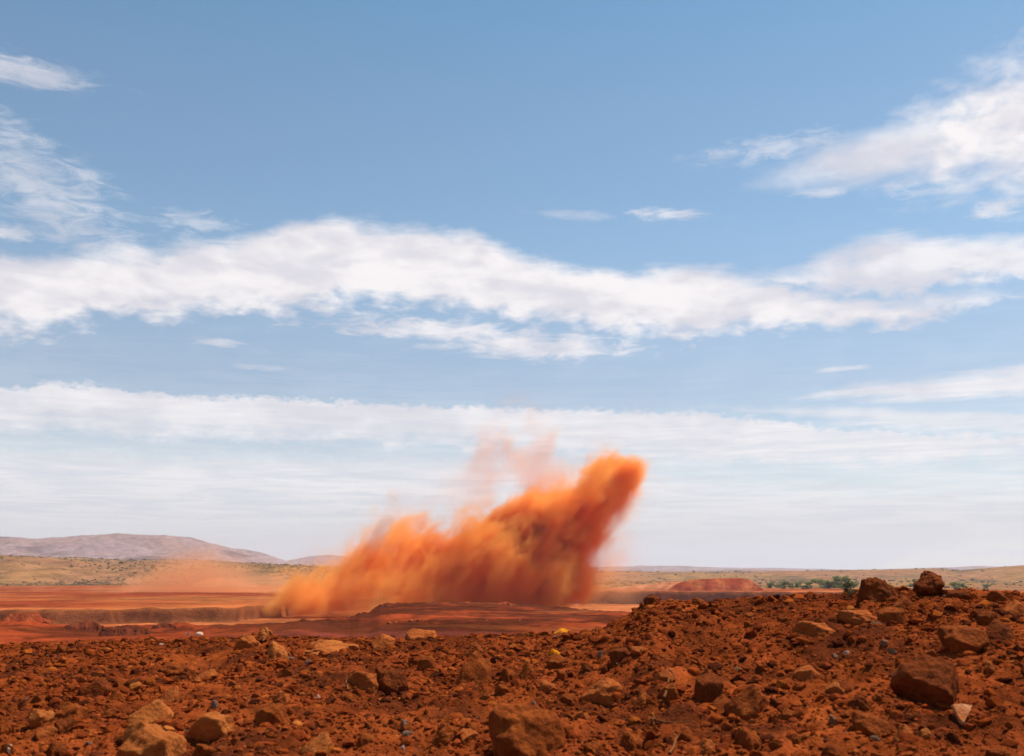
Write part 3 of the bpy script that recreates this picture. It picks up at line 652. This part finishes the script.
for i, (x0, x1, py, by, r, lb) in enumerate([(492, 516, 601.5, 606, 470, 'small pointed red mound on the plateau right of middle'), (436, 478, 602, 607, 455, 'low red mound on the plateau edge before the dark dust'),
        (372, 392, 604, 611, 425, 'dark steep block of earth at the left end of the plateau'), (60, 108, 621, 629, 285, 'dark low windrow of earth across the left pit edge'),
        (-10, 58, 612, 626, 310, 'bright red earth mound at the far left pit edge'), (150, 178, 622.5, 628, 285, 'small dark mound right of the dark windrow'), (98, 152, 625, 631, 262, 'dark broken windrow in front of the left pit floor'), (395, 450, 609.5, 615, 400, 'long rubble bank on the slope of the plateau')]):
    m_ = (x0 + x1) / 2; dk = 'dark' in lb
    heap('earth_mound', [(x0, by), (x0 + (x1 - x0) * .2, (py + by) / 2), (m_ - (x1 - x0) * .12, py + .6), (m_, py), (m_ + (x1 - x0) * .2, py + 1), (x1 - (x1 - x0) * .12, (py * .4 + by * .6)), (x1, by)], r, (x1 - x0) / F * r * .4, by,
         ((.12, .028, .014), (.20, .045, .018)) if dk else ((.30, .05, .02), (.42, .09, .03)), lb, 'mound', 'earth mounds along the pit edge', flat=.05, rough=3.2, nx=110, ny=50)
for i, (px, py, w) in enumerate([(389, 624, 5), (396, 623, 4), (410, 621.5, 5), (417, 621.5, 4), (423, 622, 2.6), (487, 621, 3), (520, 620.5, 2.6)]):
    p = hit(px, py, 120); s = w / F * p.length / 2; o = rock_obj('pale_boulder', 'tan', i)
    o.location = p + Vector((0, 0, s * .3)); o.scale = (s, s * .8, s * .55); o.rotation_euler = (0, 0, i * 1.3)
    tag(o, ['leftmost', 'second', 'third', 'fourth', 'fifth', 'sixth', 'rightmost'][i] + ' pale boulder from the left in the row on the red plateau', 'boulder', 'pale boulders on the plateau')

# ------------------------------------------------------------------ trees and scrub
def leaf_mat(name, c1, c2):
    m = bpy.data.materials.new(name); m.use_nodes = True; t = NT(m.node_tree); b = m.node_tree.nodes['Principled BSDF']
    g = t.node('ShaderNodeNewGeometry'); t.put(b.inputs['Base Color'], t.mix(g.outputs['Random Per Island'], c1, c2)); b.inputs['Roughness'].default_value = .8; b.inputs['Specular IOR Level'].default_value = .1
    tl = t.node('ShaderNodeBsdfTranslucent'); t.put(tl.inputs[0], t.mix(g.outputs['Random Per Island'], tuple(2.2 * q for q in c1), tuple(2.2 * q for q in c2)))
    mx = t.node('ShaderNodeMixShader', {0: .45, 1: b.outputs[0], 2: tl.outputs[0]}); t.put(m.node_tree.nodes['Material Output'].inputs[0], mx.outputs[0])
    return m
LEAF = leaf_mat('gum_leaves', (.085, .10, .028), (.16, .16, .05)); LEAFD = leaf_mat('dark_leaves', (.03, .035, .018), (.07, .07, .03))
def bark():
    m = bpy.data.materials.new('bark'); m.use_nodes = True; t = NT(m.node_tree); b = m.node_tree.nodes['Principled BSDF']
    t.put(b.inputs['Base Color'], t.mix(t.noise(t.node('ShaderNodeTexCoord').outputs['Object'], 3, 4), (.10, .06, .04), (.28, .20, .14))); b.inputs['Roughness'].default_value = .9; return m
BARK = bark()
def tree_proto(seed, leaf, n=420, h=1.0, spread=.55, trunk=.35, ls=.05):
    rg = np.random.default_rng(seed); cl = []
    for k in range(7):
        th = rg.uniform(0, 6.28); rr = rg.uniform(.1, 1) * spread * .62
        cl.append((math.cos(th) * rr, math.sin(th) * rr, h * rg.uniform(trunk + .12, .86), rg.uniform(.15, .27) * h))
    V, Fc = [], []
    for i in range(n):
        c = cl[rg.integers(len(cl))]; d = rg.normal(size=3); d /= np.linalg.norm(d); p = np.array(c[:3]) + d * c[3] * rg.uniform(.35, 1.05) * np.array((1.15, 1.15, .8))
        a = rg.normal(size=3); a /= np.linalg.norm(a); b = np.cross(a, rg.normal(size=3)); b /= np.linalg.norm(b); s = ls * rg.uniform(.6, 1.4); k = len(V)
        V += [p - a * s, p + b * s * .6, p + a * s, p - b * s * .6]; Fc.append((k, k + 1, k + 2, k + 3))
    t = bpy.data.objects.new('gum_tree', None); C.objects.link(t)
    limbs = [([(0, 0, -.05), (.01, 0, trunk * .6), (.0, .01, trunk + .1)], [.035, .027, .018])] + [([(0, .005, trunk * .75), (c[0] * .5, c[1] * .5, (trunk + c[2]) * .52), (c[0], c[1], c[2])], [.016, .011, .005]) for c in cl]
    tube(limbs, 'trunk', BARK, t); mesh_np('crown', np.array(V), Fc, leaf, True, parent=t)
    return t
TP = [tree_proto(31 + s, LEAF, n=700, spread=.6 + .12 * s, trunk=.08, ls=.07) for s in range(4)] + [tree_proto(77, LEAFD, spread=.7, trunk=.12)]
used = set()
def put_tree(k, loc, size, label, group, cat='tree', yaw=0, wide=1.0):
    src = TP[k]
    if k in used:
        t = src.copy(); C.objects.link(t)
        for ch in src.children: c = ch.copy(); C.objects.link(c); c.parent = t
    else: t = src; used.add(k)
    t.location = loc; t.scale = (size * wide, size * wide, size); t.rotation_euler = (0, 0, yaw)
    return tag(t, label, cat, group)
TREES = [(770, 6, 1.4), (777, 5, 1.5), (784, 6, 1.5), (790, 5, 1.3), (797, 6, 1.5), (803, 5.5, 1.4), (809, 5.5, 1.4), (822, 7, 1.5), (828, 8, 1.5), (834, 8.5, 1.3), (840, 8, 1.5), (846, 10, 1.2), (851, 7, 1.4), (916, 7, 1.5), (955, 6, 1.5), (962, 5, 1.5), (986, 4, 1.6)]
for i, (px, hp, wd) in enumerate(TREES):
    a, _ = azt(px, 588); r = 1500 + 60 * math.sin(i * 2.1); loc = (math.sin(a) * r, math.cos(a) * r, float(height(np.array([a]), np.array([r]))[0]) - .3)
    where = ('tallest tree' if px == 846 else 'green tree')
    lb = f"{where}, number {i + 1} from the left in the green belt on the plain" if i < 13 else ['squat green tree between the perched boulder and humped boulder', 'left one of two low green trees right of the perched boulder', 'right one of two low green trees right of the perched boulder', 'low green tree far right behind the crest'][i - 13]
    put_tree(i % 4, loc, hp * 1.25 / F * r, lb, 'green trees on the plain', yaw=i * 1.7, wide=wd)
p = hit(856, 597); put_tree(4, p + Vector((0, .4, -.05)), .40, 'dark green shrub on the crest left of the humped boulder', None, 'shrub')
TP[4].name = 'shrub'
def scrub(name, n):
    """spinifex and low bushes on the far hills: ground cover"""
    V0, F0 = ICO[1]; a = np.concatenate([RNG.uniform(azt(-40, 580)[0], azt(330, 580)[0], n), RNG.uniform(azt(560, 580)[0], azt(1060, 580)[0], n // 2)]); r = np.concatenate([np.exp(RNG.uniform(np.log(1960), np.log(4300), n)), np.exp(RNG.uniform(np.log(1600), np.log(6500), n // 2))])
    x, y = np.sin(a) * r, np.cos(a) * r; keep = RNG.random(n + n // 2) < np.clip(.35 + 2.2 * fbm(x / 300 + 3, y / 500, 4), .04, 1); a, r, x, y = [q[keep] for q in (a, r, x, y)]
    m = len(a); s = RNG.uniform(.6, 2.3, m) * np.where(RNG.random(m) < .12, 1.8, 1) * (.5 + r / 5000)
    V = V0[None] * (1 + .35 * RNG.normal(size=(m, len(V0), 1)).clip(-1.5, 1.5)) * s[:, None, None] * np.array((1.4, 1.4, .8)); V = V + np.stack([x, y, height(a, r) + s * .3], -1)[:, None]
    return mesh_np(name, V.reshape(-1, 3), (F0[None] + (np.arange(m) * len(V0))[:, None, None]).reshape(-1, 3), leaf_mat('scrub_leaves', (.10, .085, .035), (.20, .15, .06)), False)
tag(scrub('scrub', 12000), kind='stuff')

# ------------------------------------------------------------------ dust: density worked out here, handed to a volume grid by geometry nodes
def vnoise(P, scale, rg):
    """smooth value noise at points P (3 arrays), on a lattice turned to a random attitude"""
    L = rg.random(48 ** 3).astype(np.float32); q = np.linalg.qr(rg.normal(size=(3, 3)))[0].astype(np.float32) / np.float32(scale); off = rg.uniform(0, 48, 3).astype(np.float32)
    I, Fr = [], []
    for k in range(3):
        c = P[0] * q[k, 0] + P[1] * q[k, 1] + P[2] * q[k, 2] + off[k]; i = np.floor(c); f_ = c - i; I.append((i.astype(np.int32) % 48, (i.astype(np.int32) + 1) % 48)); Fr.append(f_ * f_ * (3 - 2 * f_))
    out = 0
    for a in (0, 1):
        for b in (0, 1):
            for c in (0, 1):
                w = (Fr[0] if a else 1 - Fr[0]) * (Fr[1] if b else 1 - Fr[1]) * (Fr[2] if c else 1 - Fr[2]); out = out + w * L[(I[0][a] * 48 + I[1][b]) * 48 + I[2][c]]
    return out
def fbm3(P, scale, octv, rg, gain=.55, bill=False):
    s, amp, tt = 0, 1., 0
    for o_ in range(octv):
        n = vnoise(P, scale / 2 ** o_, rg)
        if bill: n = 1 - np.abs(2 * n - 1)
        s = s + amp * n; tt += amp; amp *= gain
    return s / tt
def dust_mat(name, color, dens, aniso=.25):
    m = bpy.data.materials.new(name); m.use_nodes = True; n = m.node_tree.nodes; n.clear()
    v = n.new('ShaderNodeVolumePrincipled'); v.inputs['Color'].default_value = (*color, 1); v.inputs['Density'].default_value = dens; v.inputs['Anisotropy'].default_value = aniso
    v.inputs['Density Attribute'].default_value = 'density'
    out = n.new('ShaderNodeOutputMaterial'); m.node_tree.links.new(v.outputs[0], out.inputs['Volume']); return m
def volume_grid(name, lo, hi, dens, mat, label):
    nx, ny, nz = dens.shape
    gx, gy, gz = [np.linspace(lo[k], hi[k], dens.shape[k]) for k in range(3)]
    me = bpy.data.meshes.new(name + '_samples'); me.vertices.add(dens.size)
    co = np.zeros((dens.size, 3), np.float32); me.vertices.foreach_set('co', co.ravel())
    at = me.attributes.new('dens', 'FLOAT', 'POINT'); at.data.foreach_set('value', dens.astype(np.float32).ravel())
    src = bpy.data.objects.new(name + '_samples', me)       # never linked to the scene: only its numbers are read
    ng = bpy.data.node_groups.new(name, 'GeometryNodeTree'); ng.interface.new_socket('Geometry', in_out='OUTPUT', socket_type='NodeSocketGeometry'); ng.interface.new_socket('Geometry', in_out='INPUT', socket_type='NodeSocketGeometry')
    n, l = ng.nodes, ng.links
    def M(op, a, b=0.):
        q = n.new('ShaderNodeMath'); q.operation = op
        for i, v in enumerate((a, b)):
            if isinstance(v, bpy.types.NodeSocket): l.new(v, q.inputs[i])
            else: q.inputs[i].default_value = v
        return q.outputs[0]
    pos = n.new('GeometryNodeInputPosition'); sp = n.new('ShaderNodeSeparateXYZ'); l.new(pos.outputs[0], sp.inputs[0])
    idx = []
    for k in range(3):
        st = (hi[k] - lo[k]) / (dens.shape[k] - 1); idx.append(M('MINIMUM', M('MAXIMUM', M('ROUND', M('DIVIDE', M('SUBTRACT', sp.outputs[k], lo[k]), st)), 0.), dens.shape[k] - 1.))
    # integer maths keeps big indices exact
    def I(op, a, b):
        q = n.new('FunctionNodeIntegerMath'); q.operation = op
        for i, v in enumerate((a, b)):
            if isinstance(v, bpy.types.NodeSocket): l.new(v, q.inputs[i])
            else: q.inputs[i].default_value = v
        return q.outputs[0]
    ids = I('ADD', I('MULTIPLY', I('ADD', I('MULTIPLY', idx[0], ny), idx[1]), nz), idx[2])
    oi = n.new('GeometryNodeObjectInfo'); oi.inputs[0].default_value = src
    na = n.new('GeometryNodeInputNamedAttribute'); na.data_type = 'FLOAT'; na.inputs[0].default_value = 'dens'
    si = n.new('GeometryNodeSampleIndex'); si.data_type = 'FLOAT'; si.domain = 'POINT'; l.new(oi.outputs['Geometry'], si.inputs[0]); l.new(na.outputs[0], si.inputs['Value']); l.new(ids, si.inputs['Index'])
    vc = n.new('GeometryNodeVolumeCube'); l.new(si.outputs[0], vc.inputs['Density']); vc.inputs['Min'].default_value = lo; vc.inputs['Max'].default_value = hi
    vc.inputs['Resolution X'].default_value = nx; vc.inputs['Resolution Y'].default_value = ny; vc.inputs['Resolution Z'].default_value = nz
    sm = n.new('GeometryNodeSetMaterial'); l.new(vc.outputs[0], sm.inputs[0]); sm.inputs['Material'].default_value = mat
    go = n.new('NodeGroupOutput'); l.new(sm.outputs[0], go.inputs[0]); n.new('NodeGroupInput')
    vd = bpy.data.volumes.new(name); vd.materials.append(mat); o = bpy.data.objects.new(name, vd); C.objects.link(o)
    md = o.modifiers.new('dust', 'NODES'); md.node_group = ng
    return tag(o, label, 'dust', kind='stuff')
def dust(name, Y0, pxr, pyr, depth, blobs, vox, seed, mat, label, thr=.42, k=1.1, wob=10, noise_scale=34, soft=.35, left=0, thin=0):
    x0, _, _ = [c / ray(pxr[0], pyr[1])[1] * Y0 for c in ray(pxr[0], pyr[1])]; x1 = ray(pxr[1], pyr[1])[0] / ray(pxr[1], pyr[1])[1] * Y0
    zlo = ray(512, pyr[1])[2] / ray(512, pyr[1])[1] * Y0; zhi = ray(512, pyr[0])[2] / ray(512, pyr[0])[1] * Y0
    lo, hi = (x0, Y0 - depth / 2, zlo), (x1, Y0 + depth / 2, zhi)
    shp = tuple(int((hi[q] - lo[q]) / vox) + 1 for q in range(3)); size = [hi[q] - lo[q] for q in range(3)]
    rg = np.random.default_rng(seed)
    g = np.meshgrid(*[np.linspace(lo[q], hi[q], shp[q], dtype=np.float32) for q in range(3)], indexing='ij')
    c_, s_ = math.cos(R(48)), math.sin(R(48))          # the blast throws its dust up and to the right
    along, across = g[0] * c_ + g[2] * s_, -g[0] * s_ + g[2] * c_; J = [along / 1.7, g[1], across]
    w = [(fbm3(J, noise_scale * 1.1, 3, rg) - .5) * 2.6 * wob for _ in range(3)]
    G = [g[q] + w[q] for q in range(3)]
    env = np.zeros(shp, np.float32)
    for (px, py, rad, wt_) in blobs:
        rx, ry, rz = ray(px, py); cx, cz = rx / ry * Y0, rz / ry * Y0; rr = rad / F * Y0 * 1.02
        cy = Y0 + rg.uniform(-.25, .25) * rr + left * min((px - 430) / 130, 0)
        env = np.maximum(env, 0) + wt_ * np.exp(-1.15 * (((G[0] - cx) / rr) ** 2 + ((G[1] - cy) / (rr * .95)) ** 2 + ((G[2] - cz) / rr) ** 2))
    JW = [J[q] + w[q] * .6 for q in range(3)]; n = fbm3(JW, noise_scale, 5, rg, .72) + .35 * fbm3(JW, noise_scale * .6, 4, rg, .6, True); n = (n - n.mean()) / n.std() * .16
    e = env ** .7 if True else env
    d = sstep(e + n * k * 1.6, thr, thr + soft) * np.clip(env, 0, 1.8) ** 1.3
    if thin: gpx = g[0] / g[1] * F + 512; d = d * (1 - thin * (1 - sstep(gpx, 400, 520)))
    # fade at the domain walls
    for ax in range(3):
        t = np.linspace(0, 1, shp[ax]); f_ = np.clip(np.minimum(t, 1 - t) * 14, 0, 1)
        if ax == 2: f_ = np.clip((1 - t) * 14, 0, 1)
        sh = [1, 1, 1]; sh[ax] = -1; d = d * f_.reshape(sh)
    return volume_grid(name, lo, hi, d, mat, label)
DUSTM = dust_mat('orange_dust', (.978, .50, .115), .25, .2)
B = [(296, 604, 15, .8), (312, 599, 20, .9), (322, 590, 22, .8), (338, 580, 26, .8), (362, 566, 28, .8), (335, 606, 24, .8), (388, 550, 26, .8), (408, 536, 20, .7), (380, 585, 36, .9), (415, 565, 34, .8), (445, 550, 32, .85), (450, 585, 36, .95),
     (480, 540, 28, .9), (480, 575, 40, 1.1), (510, 536, 30, .9), (515, 570, 42, 1.5), (545, 550, 38, 1.3), (542, 582, 30, 1.5), (570, 572, 20, .8), (555, 522, 24, 1.0), (580, 525, 26, 1.0), (566, 558, 24, 1.0), (588, 506, 27, 1.2), (602, 491, 25, 1.2), (617, 477, 22, 1.15), (630, 466, 17, 1.0), (612, 484, 18, .4), (500, 514, 16, .5),
     (545, 498, 15, .5), (430, 530, 16, .5), (420, 600, 30, .9), (505, 600, 28, 1.1)]
dust('dust_cloud', 745, (245, 690), (400, 622), 210, B, 1.35, 5, DUSTM, 'billowing orange blast dust cloud rising slanted out of the pit', wob=11, noise_scale=20, k=1.65, soft=.8, left=75, thin=.60, thr=.35)
THIN = dust_mat('thin_dust', (.93, .46, .20), .020, .30)
B2 = [(525, 400, 20, .6), (520, 430, 24, .7), (510, 460, 26, .8), (490, 490, 30, .8), (640, 395, 18, .35), (600, 430, 20, .3), (400, 490, 14, .9), (398, 505, 16, 1.), (549, 452, 15, 1.2), (546, 468, 18, 1.6), (540, 486, 22, 1.6), (530, 415, 20, .6), (505, 445, 24, .6), (575, 455, 22, .5), (490, 470, 20, .7), (600, 560, 30, .8), (596, 588, 30, .9), (626, 520, 20, .5), (650, 480, 20, .4), (450, 510, 30, .6), (360, 550, 30, .6), (300, 585, 26, 1.0), (640, 590, 36, .3)]
dust('thin_dust', 760, (240, 720), (365, 616), 150, B2, 3.0, 8, THIN, 'thin pink dust wisps drifting above and beside the blast cloud', thr=.3, soft=.7, noise_scale=20, wob=18, k=2.2)
B3 = [(20, 596, 30, .5), (90, 594, 36, .8), (140, 590, 34, .8), (175, 592, 36, 1.0), (215, 590, 32, .9), (250, 592, 36, .9), (290, 590, 34, 1.0)]
dust('drifting_dust', 1150, (-60, 340), (530, 608), 260, B3, 6.0, 21, dust_mat('drift_dust', (.95, .50, .24), .020, .30), 'thin orange dust drifting low over the bench at left', thr=.25, soft=.7, noise_scale=44, wob=24, k=1.4)

# ------------------------------------------------------------------ haze
def box(name, lo, hi, mat):
    v = [(x, y, z) for x in (lo[0], hi[0]) for y in (lo[1], hi[1]) for z in (lo[2], hi[2])]
    f = [(0, 1, 3, 2), (4, 6, 7, 5), (0, 4, 5, 1), (2, 3, 7, 6), (0, 2, 6, 4), (1, 5, 7, 3)]
    return mesh_np(name, v, f, mat, False)
m = bpy.data.materials.new('haze'); m.use_nodes = True; n = m.node_tree.nodes; n.clear()
v = n.new('ShaderNodeVolumePrincipled'); v.inputs['Color'].default_value = (.80, .84, .95, 1); v.inputs['Density'].default_value = 3.6e-5; v.inputs['Anisotropy'].default_value = .2
out = n.new('ShaderNodeOutputMaterial'); m.node_tree.links.new(v.outputs[0], out.inputs['Volume'])
o = box('haze', (-22500, -22500, -420), (22500, 22500, 520), m); tag(o, kind='stuff')
